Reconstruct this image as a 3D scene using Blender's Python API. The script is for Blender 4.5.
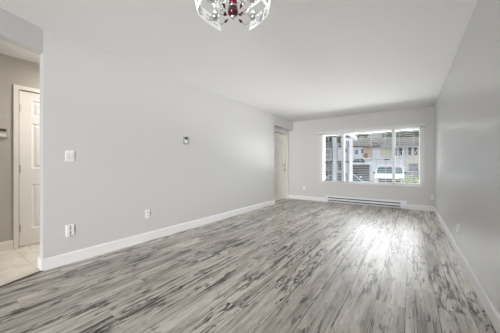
import bpy, bmesh, math, random
from mathutils import Vector, Matrix, noise

for o in list(bpy.data.objects):
    bpy.data.objects.remove(o)
SC = bpy.context.scene
COL = SC.collection
R = math.radians

# ------------------------------------------------------------------ camera
YAW = R(34.94)
H_EYE = 1.066
cam_d = bpy.data.cameras.new('camera')
cam_d.sensor_width = 36.0
cam_d.lens = 229.0 / 500.0 * 36.0
cam_d.shift_y = -0.0026
cam_d.clip_start = 0.05
cam_d.clip_end = 400
cam = bpy.data.objects.new('camera', cam_d)
COL.objects.link(cam)
cam.location = (0, 0, H_EYE)
cam.rotation_euler = (R(90), 0, YAW)
SC.camera = cam

# ------------------------------------------------------------------ sky: overcast, brightest beyond the houses
W = bpy.data.worlds.new('sky')
SC.world = W
W.use_nodes = True
wn = W.node_tree.nodes
wl = W.node_tree.links
wn.clear()
w_out = wn.new('ShaderNodeOutputWorld')
w_bg = wn.new('ShaderNodeBackground')
w_tc = wn.new('ShaderNodeTexCoord')
w_dot = wn.new('ShaderNodeVectorMath')
w_dot.operation = 'DOT_PRODUCT'
w_dot.inputs[1].default_value = (-0.12, 0.93, 0.34)
w_mr = wn.new('ShaderNodeMapRange')
w_mr.interpolation_type = 'SMOOTHSTEP'
w_mr.inputs['From Min'].default_value = 0.55
w_mr.inputs['From Max'].default_value = 0.86
SKY_DIM, SKY_BRIGHT = 1.0, 10.0
w_mr.inputs['To Min'].default_value = SKY_DIM
w_mr.inputs['To Max'].default_value = SKY_BRIGHT
w_bg.inputs['Color'].default_value = (0.93, 0.97, 1.0, 1)
wl.new(w_tc.outputs['Generated'], w_dot.inputs[0])
wl.new(w_dot.outputs['Value'], w_mr.inputs['Value'])
wl.new(w_mr.outputs['Result'], w_bg.inputs['Strength'])
wl.new(w_bg.outputs['Background'], w_out.inputs['Surface'])

# ------------------------------------------------------------------ lamps: two added fills and the hall lamp


def area(name, loc, rot, sx, sy, power, col):
    d = bpy.data.lights.new(name, 'AREA')
    d.shape = 'RECTANGLE'
    d.size, d.size_y = sx, sy
    d.energy = power
    d.color = col
    o = bpy.data.objects.new(name, d)
    COL.objects.link(o)
    o.location = loc
    o.rotation_euler = rot
    return o


# added fill lamp shining in through the rear opening, behind the camera
patio = area('rear_fill', (0.3, -6.0, 1.15), (R(89.5), 0, R(19)), 2.4, 2.0, 146, (1.0, 0.997, 0.988))
patio.data.spread = R(74)
# added unseen lamp outside below the sill, standing in for bounce off the paving
area('outdoor_fill', (-0.2, 10.0, -0.45), (R(115), 0, R(167)), 4.2, 1.2, 1550, (0.985, 0.99, 1.0))
# ceiling lamp of the hall beyond the opening
area('hall_lamp', (-3.55, 1.55, 2.36), (0, 0, 0), 0.3, 0.3, 22, (1.0, 0.94, 0.85))

SC.view_settings.view_transform = 'Standard'
SC.view_settings.look = 'None'
SC.view_settings.gamma = 1.0
SC.view_settings.use_curve_mapping = False
SC.view_settings.exposure = 0.06
SC.cycles.max_bounces = 14
SC.cycles.diffuse_bounces = 8
SC.cycles.transparent_max_bounces = 16
SC.cycles.caustics_reflective = False
SC.cycles.caustics_refractive = False

# ------------------------------------------------------------------ materials
MATS = {}


def mat(name, col, rough=0.5, metal=0.0, spec=0.5, bump=None, var=None, trans=0.0, emit=None, ior=1.45, alpha=None):
    if name in MATS:
        return MATS[name]
    m = bpy.data.materials.new(name)
    m.use_nodes = True
    n, l = m.node_tree.nodes, m.node_tree.links
    b = n['Principled BSDF']
    b.inputs['Base Color'].default_value = (*col, 1)
    b.inputs['Roughness'].default_value = rough
    b.inputs['Metallic'].default_value = metal
    b.inputs['Specular IOR Level'].default_value = spec
    b.inputs['IOR'].default_value = ior
    b.inputs['Transmission Weight'].default_value = trans
    if emit:
        b.inputs['Emission Color'].default_value = (*emit[0], 1)
        b.inputs['Emission Strength'].default_value = emit[1]
    tc = None
    if bump or var:
        tc = n.new('ShaderNodeTexCoord')
    if bump:
        sc, st, dist = bump
        t = n.new('ShaderNodeTexNoise')
        t.inputs['Scale'].default_value = sc
        t.inputs['Detail'].default_value = 4
        bp = n.new('ShaderNodeBump')
        bp.inputs['Strength'].default_value = st
        bp.inputs['Distance'].default_value = dist
        l.new(tc.outputs['Object'], t.inputs['Vector'])
        l.new(t.outputs['Fac'], bp.inputs['Height'])
        l.new(bp.outputs['Normal'], b.inputs['Normal'])
    if var:
        sc, amt = var
        t = n.new('ShaderNodeTexNoise')
        t.inputs['Scale'].default_value = sc
        t.inputs['Detail'].default_value = 5
        rp = n.new('ShaderNodeValToRGB')
        lo = [max(0, c * (1 - amt)) for c in col]
        hi = [min(1, c * (1 + amt)) for c in col]
        rp.color_ramp.elements[0].position = 0.3
        rp.color_ramp.elements[1].position = 0.7
        rp.color_ramp.elements[0].color = (*lo, 1)
        rp.color_ramp.elements[1].color = (*hi, 1)
        l.new(tc.outputs['Object'], t.inputs['Vector'])
        l.new(t.outputs['Fac'], rp.inputs['Fac'])
        l.new(rp.outputs['Color'], b.inputs['Base Color'])
    MATS[name] = m
    return m


def clear_glass(name, tint=(1, 1, 1), refl=0.06):
    m = bpy.data.materials.new(name)
    m.use_nodes = True
    n, l = m.node_tree.nodes, m.node_tree.links
    n.clear()
    out = n.new('ShaderNodeOutputMaterial')
    tr = n.new('ShaderNodeBsdfTransparent')
    tr.inputs['Color'].default_value = (*tint, 1)
    gl = n.new('ShaderNodeBsdfGlossy')
    gl.inputs['Roughness'].default_value = 0.02
    lw = n.new('ShaderNodeFresnel')
    lw.inputs['IOR'].default_value = 1.07
    mx = n.new('ShaderNodeMixShader')
    l.new(lw.outputs['Fac'], mx.inputs['Fac'])
    l.new(tr.outputs['BSDF'], mx.inputs[1])
    l.new(gl.outputs['BSDF'], mx.inputs[2])
    l.new(mx.outputs['Shader'], out.inputs['Surface'])
    MATS[name] = m
    return m


class G:
    """small node-graph helper"""

    def __init__(self, m):
        self.n, self.l = m.node_tree.nodes, m.node_tree.links

    def math(self, op, a, b=None, c=None):
        k = self.n.new('ShaderNodeMath')
        k.operation = op
        for i, v in enumerate((a, b, c)):
            if v is None:
                continue
            if isinstance(v, (int, float)):
                k.inputs[i].default_value = v
            else:
                self.l.new(v, k.inputs[i])
        return k.outputs[0]

    def comb(self, x, y, z):
        k = self.n.new('ShaderNodeCombineXYZ')
        for i, v in enumerate((x, y, z)):
            if isinstance(v, (int, float)):
                k.inputs[i].default_value = v
            else:
                self.l.new(v, k.inputs[i])
        return k.outputs[0]

    def noise(self, vec, scale=1, detail=4, rough=0.55, dist=0.0):
        k = self.n.new('ShaderNodeTexNoise')
        k.inputs['Scale'].default_value = scale
        k.inputs['Detail'].default_value = detail
        k.inputs['Roughness'].default_value = rough
        k.inputs['Distortion'].default_value = dist
        self.l.new(vec, k.inputs['Vector'])
        return k.outputs['Fac']

    def white(self, vec):
        k = self.n.new('ShaderNodeTexWhiteNoise')
        k.noise_dimensions = '3D'
        self.l.new(vec, k.inputs['Vector'])
        return k.outputs['Value'], k.outputs['Color']

    def ramp(self, fac, stops):
        k = self.n.new('ShaderNodeValToRGB')
        e = k.color_ramp.elements
        while len(e) < len(stops):
            e.new(0.5)
        for i, (p, c) in enumerate(stops):
            e[i].position = p
            e[i].color = (*c, 1) if len(c) == 3 else c
        self.l.new(fac, k.inputs['Fac'])
        return k.outputs['Color']

    def smooth(self, v, a, b, lo=0.0, hi=1.0):
        k = self.n.new('ShaderNodeMapRange')
        k.interpolation_type = 'SMOOTHSTEP'
        k.inputs['From Min'].default_value = a
        k.inputs['From Max'].default_value = b
        k.inputs['To Min'].default_value = lo
        k.inputs['To Max'].default_value = hi
        self.l.new(v, k.inputs['Value'])
        return k.outputs['Result']

    def mix(self, fac, a, b, mode='MIX'):
        k = self.n.new('ShaderNodeMix')
        k.data_type = 'RGBA'
        k.blend_type = mode
        for sock, v in ((k.inputs['Factor'], fac), (k.inputs['A'], a), (k.inputs['B'], b)):
            pass
        fi = [s for s in k.inputs if s.name == 'Factor' and s.type == 'VALUE'][0]
        ai = [s for s in k.inputs if s.name == 'A' and s.type == 'RGBA'][0]
        bi = [s for s in k.inputs if s.name == 'B' and s.type == 'RGBA'][0]
        for s, v in ((fi, fac), (ai, a), (bi, b)):
            if isinstance(v, (int, float)):
                s.default_value = v
            elif isinstance(v, tuple):
                s.default_value = (*v, 1)
            else:
                self.l.new(v, s)
        return [s for s in k.outputs if s.type == 'RGBA'][0]


def laminate():
    m = bpy.data.materials.new('grey_laminate')
    m.use_nodes = True
    g = G(m)
    b = g.n['Principled BSDF']
    tc = g.n.new('ShaderNodeTexCoord')
    sp = g.n.new('ShaderNodeSeparateXYZ')
    g.l.new(tc.outputs['Object'], sp.inputs[0])
    x, y = sp.outputs[0], sp.outputs[1]
    PW, PL = 0.196, 1.9
    xs = g.math('DIVIDE', g.math('ADD', x, 10 * PW + 0.028), PW)
    ix = g.math('FLOOR', xs)
    fx = g.math('FRACT', xs)
    ro, _ = g.white(g.comb(ix, 3.7, 1.3))
    ys = g.math('ADD', g.math('DIVIDE', y, PL), g.math('MULTIPLY', ro, 17.0))
    iy = g.math('FLOOR', ys)
    fy = g.math('FRACT', ys)
    tone, rc = g.white(g.comb(ix, iy, 5.1))
    s2 = g.n.new('ShaderNodeSeparateColor')
    g.l.new(rc, s2.inputs[0])
    ox = g.math('MULTIPLY', s2.outputs[0], 37.0)
    oy = g.math('MULTIPLY', s2.outputs[1], 53.0)

    def vec(kx, ky, ex=0.0):
        return g.comb(g.math('ADD', g.math('MULTIPLY', x, kx), ox),
                      g.math('ADD', g.math('MULTIPLY', y, ky), oy), ex)
    streak = g.noise(vec(11.0, 1.0), 1.0, 6, 0.62, 0.3)       # broad cloudy grain
    fleck = g.noise(vec(27.0, 6.5, 4.0), 1.0, 3, 0.55, 0.5)   # short knots and saw-cut flecks
    long_ = g.noise(vec(30.0, 1.5, 7.0), 1.0, 5, 0.62, 0.4)   # long dark veins
    crack = g.noise(vec(11.0, 1.0, 9.0), 1.0, 5, 0.55, 0.5)   # thin dark cracks
    patch = g.noise(vec(5.0, 1.2, 12.0), 1.0, 2, 0.5, 0.0)    # where veins and knots gather
    fine = g.noise(vec(120.0, 7.0, 2.0), 1.0, 3, 0.6, 0.3)
    base = g.ramp(streak, [(0.32, (0.29, 0.260, 0.230)), (0.46, (0.54, 0.500, 0.452)), (0.6, (0.70, 0.66, 0.607))])
    base = g.mix(g.math('MULTIPLY', g.smooth(fine, 0.42, 0.75), 0.45), base, (0.18, 0.165, 0.15))
    gather = g.smooth(patch, 0.42, 0.58)
    base = g.mix(g.math('MULTIPLY', g.smooth(long_, 0.51, 0.61, 0, 0.9), g.math('ADD', g.math('MULTIPLY', gather, 0.75), 0.25)), base, (0.042, 0.036, 0.032))
    base = g.mix(g.math('MULTIPLY', g.smooth(fleck, 0.585, 0.645, 0, 0.93), g.math('ADD', g.math('MULTIPLY', gather, 0.7), 0.3)), base, (0.024, 0.021, 0.019))
    band = g.math('ABSOLUTE', g.math('SUBTRACT', crack, 0.5))
    thin = g.math('MULTIPLY', g.smooth(band, 0.0, 0.024, 1.0, 0.0), g.smooth(patch, 0.40, 0.52))
    base = g.mix(g.math('MULTIPLY', thin, 0.9), base, (0.024, 0.021, 0.019))
    tn = g.math('ADD', g.math('MULTIPLY', tone, 0.24), 0.88)
    mul = g.n.new('ShaderNodeVectorMath')
    mul.operation = 'SCALE'
    g.l.new(base, mul.inputs[0])
    g.l.new(tn, mul.inputs['Scale'])
    ex = g.math('MULTIPLY', g.math('MINIMUM', fx, g.math('SUBTRACT', 1.0, fx)), PW)
    ey = g.math('MULTIPLY', g.math('MINIMUM', fy, g.math('SUBTRACT', 1.0, fy)), PL)
    seam = g.math('MAXIMUM', g.smooth(ex, 0.0008, 0.0034, 1.0, 0.0), g.smooth(ey, 0.0006, 0.002, 0.7, 0.0))
    colr = g.mix(g.math('MULTIPLY', seam, 0.85), mul.outputs[0], (0.03, 0.028, 0.027))
    g.l.new(colr, b.inputs['Base Color'])
    rg = g.math('ADD', g.math('MULTIPLY', fine, 0.10), 0.28)
    g.l.new(rg, b.inputs['Roughness'])
    b.inputs['Specular IOR Level'].default_value = 0.34
    bp = g.n.new('ShaderNodeBump')
    bp.inputs['Strength'].default_value = 0.12
    bp.inputs['Distance'].default_value = 0.002
    hgt = g.math('SUBTRACT', fine, g.math('MULTIPLY', seam, 1.2))
    g.l.new(hgt, bp.inputs['Height'])
    g.l.new(bp.outputs['Normal'], b.inputs['Normal'])
    MATS['laminate'] = m
    return m


def tile_mat():
    m = bpy.data.materials.new('travertine_tile')
    m.use_nodes = True
    g = G(m)
    b = g.n['Principled BSDF']
    tc = g.n.new('ShaderNodeTexCoord')
    sp = g.n.new('ShaderNodeSeparateXYZ')
    g.l.new(tc.outputs['Object'], sp.inputs[0])
    x, y = sp.outputs[0], sp.outputs[1]
    S = 0.335
    fx = g.math('FRACT', g.math('DIVIDE', g.math('ADD', x, 10 * S + 0.06), S))
    fy = g.math('FRACT', g.math('DIVIDE', g.math('ADD', y, 10 * S - 0.002), S))
    e = g.math('MINIMUM', g.math('MINIMUM', fx, g.math('SUBTRACT', 1.0, fx)), g.math('MINIMUM', fy, g.math('SUBTRACT', 1.0, fy)))
    grout = g.smooth(g.math('MULTIPLY', e, S), 0.0015, 0.004, 1.0, 0.0)
    v = g.noise(g.comb(g.math('MULTIPLY', x, 3.0), g.math('MULTIPLY', y, 7.0), 0.0), 1.0, 6, 0.6, 1.5)
    c = g.ramp(v, [(0.3, (0.66, 0.61, 0.54)), (0.5, (0.78, 0.745, 0.68)), (0.7, (0.84, 0.81, 0.755))])
    c = g.mix(g.math('MULTIPLY', grout, 0.75), c, (0.46, 0.42, 0.36))
    g.l.new(c, b.inputs['Base Color'])
    b.inputs['Roughness'].default_value = 0.3
    MATS['tile'] = m
    return m


def siding(name, col, pitch=0.14):
    m = bpy.data.materials.new(name)
    m.use_nodes = True
    g = G(m)
    b = g.n['Principled BSDF']
    tc = g.n.new('ShaderNodeTexCoord')
    sp = g.n.new('ShaderNodeSeparateXYZ')
    g.l.new(tc.outputs['Object'], sp.inputs[0])
    f = g.math('FRACT', g.math('DIVIDE', g.math('ADD', sp.outputs[2], 20.0), pitch))
    line = g.smooth(f, 0.0, 0.16, 1.0, 0.0)
    nz = g.noise(tc.outputs['Object'], 1.3, 3)
    c0 = g.ramp(nz, [(0.3, tuple(k * 0.9 for k in col)), (0.7, tuple(min(1, k * 1.06) for k in col))])
    c = g.mix(g.math('MULTIPLY', line, 0.45), c0, tuple(k * 0.45 for k in col))
    g.l.new(c, b.inputs['Base Color'])
    b.inputs['Roughness'].default_value = 0.7
    MATS[name] = m
    return m


LAM = laminate()
TILE = tile_mat()
WALL = mat('wall_paint', (0.622, 0.62, 0.615), 0.40, spec=0.5, bump=(140, 0.02, 0.001))
SATIN = mat('satin_wall_paint', (0.62, 0.62, 0.618), 0.27, spec=0.9, bump=(140, 0.02, 0.001))
HALLW = mat('hall_paint', (0.50, 0.475, 0.44), 0.6, spec=0.3, bump=(140, 0.06, 0.002))
CEIL = mat('ceiling_paint', (0.83, 0.83, 0.825), 0.9, spec=0.1, bump=(70, 0.5, 0.008))
TRIM = mat('white_trim', (0.82, 0.82, 0.82), 0.35)
CREAM = mat('cream_trim', (0.80, 0.775, 0.735), 0.38)
DOORP = mat('door_paint', (0.80, 0.79, 0.775), 0.4)
ENTRYP = mat('entry_door_paint', (0.84, 0.80, 0.74), 0.4)
VINYL = mat('white_vinyl', (0.70, 0.70, 0.70), 0.35)
VALM = mat('valance_white', (0.72, 0.725, 0.73), 0.45)
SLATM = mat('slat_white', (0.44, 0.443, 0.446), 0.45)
CORD = mat('blind_cord', (0.42, 0.43, 0.45), 0.8)
HEAT = mat('heater_enamel', (0.78, 0.80, 0.83), 0.35)
SLOT = mat('dark_slot', (0.05, 0.055, 0.065), 0.6)
PLATE = mat('plate_plastic', (0.85, 0.85, 0.845), 0.35)
PLATE2 = mat('plate_insert', (0.74, 0.74, 0.735), 0.35)
DARK = mat('dark_plastic', (0.03, 0.03, 0.03), 0.4)
LCD = mat('display_dark', (0.05, 0.06, 0.055), 0.2)
BEIGEP = mat('beige_plastic', (0.42, 0.40, 0.34), 0.45)
GREYP = mat('grey_plastic', (0.40, 0.40, 0.37), 0.45)
NICKEL = mat('satin_nickel', (0.55, 0.50, 0.43), 0.3, metal=1.0)
CHROME = mat('chrome', (0.75, 0.75, 0.76), 0.12, metal=1.0)
BRONZE = mat('bronze_strip', (0.16, 0.115, 0.065), 0.45, metal=0.3)
SILLM = mat('threshold_vinyl', (0.62, 0.57, 0.49), 0.45, var=(9, 0.12))
RED = mat('red_crystal', (0.06, 0.002, 0.006), 0.05, spec=0.8)
REDG = mat('red_glass', (0.30, 0.012, 0.03), 0.06, trans=0.55, spec=0.8)
FROST = mat('frosted_band', (0.95, 0.95, 0.95), 0.3, emit=((1, 0.99, 0.97), 0.55))
CLEAR = clear_glass('clear_pane')
SHADEG = clear_glass('shade_glass', (0.93, 0.94, 0.95))
BULB = mat('bulb_glow', (1, 1, 1), 0.3, emit=((1.0, 0.96, 0.9), 4.0))


# ------------------------------------------------------------------ mesh builder
class MB:
    def __init__(self):
        self.bm = bmesh.new()

    def box(self, x0, x1, y0, y1, z0, z1, bev=0.0):
        t = bmesh.new()
        bmesh.ops.create_cube(t, size=1)
        bmesh.ops.scale(t, vec=(abs(x1 - x0), abs(y1 - y0), abs(z1 - z0)), verts=t.verts)
        bmesh.ops.translate(t, vec=((x0 + x1) / 2, (y0 + y1) / 2, (z0 + z1) / 2), verts=t.verts)
        if bev:
            bmesh.ops.bevel(t, geom=t.edges, offset=bev, segments=2, profile=0.5, affect='EDGES')
        self._join(t)
        return self

    def _join(self, t, M=None):
        if M is not None:
            bmesh.ops.transform(t, matrix=M, verts=t.verts)
        me = bpy.data.meshes.new('tmp')
        t.to_mesh(me)
        t.free()
        self.bm.from_mesh(me)
        bpy.data.meshes.remove(me)

    def cyl(self, p0, p1, r0, r1=None, seg=16):
        p0, p1 = Vector(p0), Vector(p1)
        r1 = r0 if r1 is None else r1
        d = p1 - p0
        t = bmesh.new()
        bmesh.ops.create_cone(t, cap_ends=True, segments=seg, radius1=r0, radius2=r1, depth=d.length)
        M = Matrix.Translation((p0 + p1) / 2) @ d.to_track_quat('Z', 'Y').to_matrix().to_4x4()
        self._join(t, M)
        return self

    def lathe(self, prof, c=(0, 0, 0), axis='Z', seg=24):
        t = bmesh.new()
        rings = []
        for r, z in prof:
            rings.append([t.verts.new((r * math.cos(2 * math.pi * k / seg), r * math.sin(2 * math.pi * k / seg), z)) for k in range(seg)])
        for a, b in zip(rings, rings[1:]):
            for k in range(seg):
                t.faces.new((a[k], a[(k + 1) % seg], b[(k + 1) % seg], b[k]))
        for ring, rev in ((rings[0], True), (rings[-1], False)):
            try:
                t.faces.new(list(reversed(ring)) if rev else ring)
            except ValueError:
                pass
        bmesh.ops.remove_doubles(t, verts=t.verts, dist=1e-5)
        M = Matrix.Translation(c)
        if axis == 'Y':
            M = M @ Matrix.Rotation(R(90), 4, 'X')
        if axis == '-Y':
            M = M @ Matrix.Rotation(R(90), 4, 'X')
        self._join(t, M)
        return self

    def tube(self, pts, r, seg=8, r_end=None):
        pts = [Vector(p) for p in pts]
        t = bmesh.new()
        rings = []
        n = len(pts)
        for i, p in enumerate(pts):
            d = (pts[min(i + 1, n - 1)] - pts[max(i - 1, 0)]).normalized()
            up = Vector((0, 0, 1)) if abs(d.z) < 0.95 else Vector((1, 0, 0))
            s = d.cross(up).normalized()
            q = s.cross(d).normalized()
            rr = r if r_end is None else r + (r_end - r) * i / (n - 1)
            rings.append([t.verts.new(p + rr * (math.cos(2 * math.pi * k / seg) * s + math.sin(2 * math.pi * k / seg) * q)) for k in range(seg)])
        for a, b in zip(rings, rings[1:]):
            for k in range(seg):
                t.faces.new((a[k], a[(k + 1) % seg], b[(k + 1) % seg], b[k]))
        t.faces.new(list(reversed(rings[0])))
        t.faces.new(rings[-1])
        self._join(t)
        return self

    def prism(self, poly, z0, z1, axis='Z'):
        """poly: list of 2D points extruded. axis Z: (x,y); axis X: (y,z) along x; axis Y: (x,z) along y"""
        t = bmesh.new()

        def P(a, b, c):
            return (a, b, c) if axis == 'Z' else ((c, a, b) if axis == 'X' else (a, c, b))
        lo = [t.verts.new(P(a, b, z0)) for a, b in poly]
        hi = [t.verts.new(P(a, b, z1)) for a, b in poly]
        n = len(poly)
        t.faces.new(lo)
        t.faces.new(list(reversed(hi)))
        for i in range(n):
            t.faces.new((lo[i], hi[i], hi[(i + 1) % n], lo[(i + 1) % n]))
        bmesh.ops.recalc_face_normals(t, faces=t.faces)
        self._join(t)
        return self

    def quads(self, faces):
        for f in faces:
            self.bm.faces.new([self.bm.verts.new(p) for p in f])
        return self

    def move(self, M):
        bmesh.ops.transform(self.bm, matrix=M, verts=self.bm.verts)
        return self

    def build(self, name, m, parent=None, smooth=False, recalc=True):
        if recalc:
            bmesh.ops.recalc_face_normals(self.bm, faces=self.bm.faces)
        me = bpy.data.meshes.new(name)
        self.bm.to_mesh(me)
        self.bm.free()
        for mm in (m if isinstance(m, (list, tuple)) else [m]):
            me.materials.append(mm)
        if smooth:
            for p in me.polygons:
                p.use_smooth = True
        o = bpy.data.objects.new(name, me)
        COL.objects.link(o)
        if parent is not None:
            o.parent = parent
        return o


def tag(o, label=None, cat=None, group=None, kind=None):
    if label:
        o['label'] = label
    if cat:
        o['category'] = cat
    if group:
        o['group'] = group
    if kind:
        o['kind'] = kind
    return o


def thing(name, label, cat, loc=(0, 0, 0), rz=0.0, group=None, kind=None):
    o = bpy.data.objects.new(name, None)
    o.empty_display_size = 0.1
    COL.objects.link(o)
    o.location = loc
    o.rotation_euler = (0, 0, rz)
    return tag(o, label, cat, group, kind)


def struct(o, label, cat):
    return tag(o, label, cat, kind='structure')


def copy_tree(o, parent=None):
    c = o.copy()
    COL.objects.link(c)
    if parent is not None:
        c.parent = parent
    for ch in [k for k in bpy.data.objects if k.parent == o]:
        copy_tree(ch, c)
    return c


# ------------------------------------------------------------------ room shell
HC = 2.44
XL, XR, YB, YR = -3.04, 0.465, 6.75, -2.6
ANG = [(XL, 0.70), (-2.925, 0.37), (-2.80, 0.03), (-2.80, -0.70)]   # splayed front face of the hall opening

struct(MB().box(XL - 0.02, XR + 0.1, YR - 0.1, YB + 0.1, -0.12, 0.0).build('floor', LAM),
       'grey streaked wood-look laminate floor of the long room', 'floor')
t_poly = [(-4.22, -1.6), (-2.815, -1.6), (-2.815, 0.02), (-2.94, 0.365), (XL - 0.012, 0.69), (-3.1, 0.72), (-3.1, 2.4), (-4.22, 2.4)]
struct(MB().prism(t_poly, -0.12, 0.003).build('floor_hall', TILE), 'cream stone tile floor of the hall through the left opening', 'floor')
ts = MB()
for (a, b) in zip(ANG, ANG[1:]):
    d = (Vector(b) - Vector(a)).normalized()
    n = Vector((d.y, -d.x)) * 0.014
    ts.prism([Vector(a) - n, Vector(b) - n, Vector(b) + n, Vector(a) + n], 0.0, 0.006)
struct(ts.build('trim_1', BRONZE), 'thin dark bronze strip where the laminate meets the hall tile', 'floor strip')

struct(MB().box(-4.4, XR + 0.2, YR - 0.2, YB + 0.2, HC, HC + 0.12).build('ceiling', CEIL), 'white textured ceiling over the whole room', 'ceiling')
struct(MB().box(XR, XR + 0.12, YR - 0.1, YB + 0.1, 0, HC).build('wall_right', SATIN), 'long plain grey wall on the right with one outlet', 'wall')

# back wall with window opening
WX0, WX1, WZ0, WZ1 = -2.13, 0.225, 0.575, 2.0
wb = MB()
wb.box(-3.3, WX0, YB, YB + 0.2, 0, HC)
wb.box(WX1, XR + 0.1, YB, YB + 0.2, 0, HC)
wb.box(WX0, WX1, YB, YB + 0.2, 0, WZ0)
wb.box(WX0, WX1, YB, YB + 0.2, WZ1, HC)
struct(wb.build('wall_back', WALL), 'grey end wall around the wide window', 'wall')

# left wall, its header over the hall opening and over the entry recess
EY0 = 5.52
EXD = -3.20
lw = MB()
lw.box(XL - 0.12, XL, 0.70, EY0, 0, HC)
lw.box(EXD, XL, EY0, YB, 2.17, HC)
lw.box(XL - 0.16, XL - 0.12, EY0 - 0.3, EY0, 0, HC)
HZ = 2.212
back = [(XL - 0.12, 0.70), (-3.035, 0.33), (-2.91, 0.0), (-2.91, -0.70)]
for i in range(3):
    lw.prism([ANG[i], ANG[i + 1], back[i + 1], back[i]], HZ, HC)
lw.box(-2.91, -2.80, YR, -0.70, 0, HC)
struct(lw.build('wall_left', WALL), 'long light grey wall on the left between hall opening and entry recess', 'wall')

# wall of the entry recess, door opening in it
DY0, DY1, DZ = 5.71, 6.585, 2.03
ew = MB()
ew.box(EXD - 0.12, EXD, EY0 - 0.2, DY0 - 0.01, 0, HC)
ew.box(EXD - 0.12, EXD, DY1 + 0.01, YB + 0.1, 0, HC)
ew.box(EXD - 0.12, EXD, DY0 - 0.01, DY1 + 0.01, DZ + 0.01, HC)
struct(ew.build('wall_entry', WALL), 'shallow recessed wall holding the entry door', 'wall')
struct(MB().box(EXD - 0.02, XL - 0.02, EY0, YB, -0.05, 0.006).build('trim_2', SILLM), 'beige threshold in front of the entry door', 'threshold')

# wall behind the camera with the patio opening
wr = MB()
wr.box(-2.95, -1.75, YR - 0.12, YR, 0, HC)
wr.box(0.35, XR + 0.1, YR - 0.12, YR, 0, HC)
wr.box(-1.75, 0.35, YR - 0.12, YR, 2.15, HC)
struct(wr.build('wall_rear', WALL), 'grey wall behind the camera with a patio opening', 'wall')

# hall walls
HX = -4.12
HY0, HY1, HDZ = 0.717, 1.50, 2.035
hw = MB()
hw.box(HX - 0.12, HX, -1.6, HY0 - 0.009, 0, HC)
hw.box(HX - 0.12, HX, HY1 + 0.008, 2.4, 0, HC)
hw.box(HX - 0.12, HX, HY0 - 0.009, HY1 + 0.008, HDZ + 0.008, HC)
struct(hw.build('wall_hall', HALLW), 'taupe hall wall seen through the left opening', 'wall')
he = MB()
he.box(HX - 0.12, XL - 0.12, 2.4, 2.5, 0, HC)
he.box(HX - 0.12, -2.91, -1.7, -1.6, 0, HC)
struct(he.build('wall_hallend', HALLW), 'end walls of the hall, out of sight', 'wall')

# ------------------------------------------------------------------ baseboards
BH = 0.12


def base_prof(th=0.014, h=BH):
    return [(0, 0), (th, 0), (th, h - 0.018), (th - 0.004, h - 0.008), (0.004, h), (0, h)]


def run_x(mb, x0, x1, y, s):      # along x, wall at y, sticking out by s
    mb.prism([(y + s * a, b) for a, b in base_prof()], x0, x1, 'X')


def run_y(mb, y0, y1, x, s):
    mb.prism([(x + s * a, b) for a, b in base_prof()], y0, y1, 'Y')


bl = MB()
run_y(bl, 0.70, EY0, XL, 1)
run_x(bl, XL - 0.134, XL + 0.014, 0.70, -1)
run_y(bl, 0.70, 2.4, XL - 0.12, -1)
struct(bl.build('baseboard_left', TRIM), 'white baseboard along the left wall, wrapping its end', 'baseboard')
bb = MB()
run_x(bb, EXD, -2.0, YB, -1)
run_x(bb, -0.055, XR, YB, -1)
struct(bb.build('baseboard_back', TRIM), 'white baseboard either side of the heater', 'baseboard')
br = MB()
run_y(br, YR, YB - 0.014, XR, -1)
struct(br.build('baseboard_right', TRIM), 'white baseboard along the right wall', 'baseboard')
bh = MB()
run_y(bh, -1.6, HY0 - 0.058, HX, 1)
run_y(bh, HY1 + 0.07, 2.4, HX, 1)
struct(bh.build('baseboard_hall', CREAM), 'cream baseboard in the hall', 'baseboard')


# ------------------------------------------------------------------ panel doors
def door_slab(w, h, th, panels):
    """slab in local x 0..w, z 0..h, moulded face at y=0 looking to -y"""
    t = bmesh.new()
    xs = sorted({0, w, *[p[0] for p in panels], *[p[1] for p in panels]})
    zs = sorted({0, h, *[p[2] for p in panels], *[p[3] for p in panels]})

    def inside(cx, cz):
        return any(p[0] < cx < p[1] and p[2] < cz < p[3] for p in panels)
    for xa, xb in zip(xs, xs[1:]):
        for za, zb in zip(zs, zs[1:]):
            if inside((xa + xb) / 2, (za + zb) / 2):
                continue
            t.faces.new([t.verts.new(p) for p in ((xa, 0, za), (xb, 0, za), (xb, 0, zb), (xa, 0, zb))])
    for p in panels:
        rings = []
        for ins, dep in ((0, 0), (0.010, 0.011), (0.026, 0.011), (0.050, 0.003)):
            rings.append([(p[0] + ins, dep, p[2] + ins), (p[1] - ins, dep, p[2] + ins), (p[1] - ins, dep, p[3] - ins), (p[0] + ins, dep, p[3] - ins)])
        for a, b in zip(rings, rings[1:]):
            for k in range(4):
                t.faces.new([t.verts.new(q) for q in (a[k], a[(k + 1) % 4], b[(k + 1) % 4], b[k])])
        t.faces.new([t.verts.new(q) for q in rings[-1]])
    for f in (((0, th, 0), (0, th, h), (w, th, h), (w, th, 0)), ((0, 0, 0), (0, 0, h), (0, th, h), (0, th, 0)),
              ((w, 0, 0), (w, th, 0), (w, th, h), (w, 0, h)), ((0, 0, h), (w, 0, h), (w, th, h), (0, th, h)), ((0, 0, 0), (0, th, 0), (w, th, 0), (w, 0, 0))):
        t.faces.new([t.verts.new(q) for q in f])
    bmesh.ops.remove_doubles(t, verts=t.verts, dist=1e-5)
    mb = MB()
    mb._join(t)
    return mb


def six_panels(w, rows):
    st = 0.118 * w / 0.78
    mid = 0.10
    pw = (w - 2 * st - mid) / 2
    out = []
    for z0, z1 in rows:
        out.append((st, st + pw, z0, z1))
        out.append((st + pw + mid, w - st, z0, z1))
    return out


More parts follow.
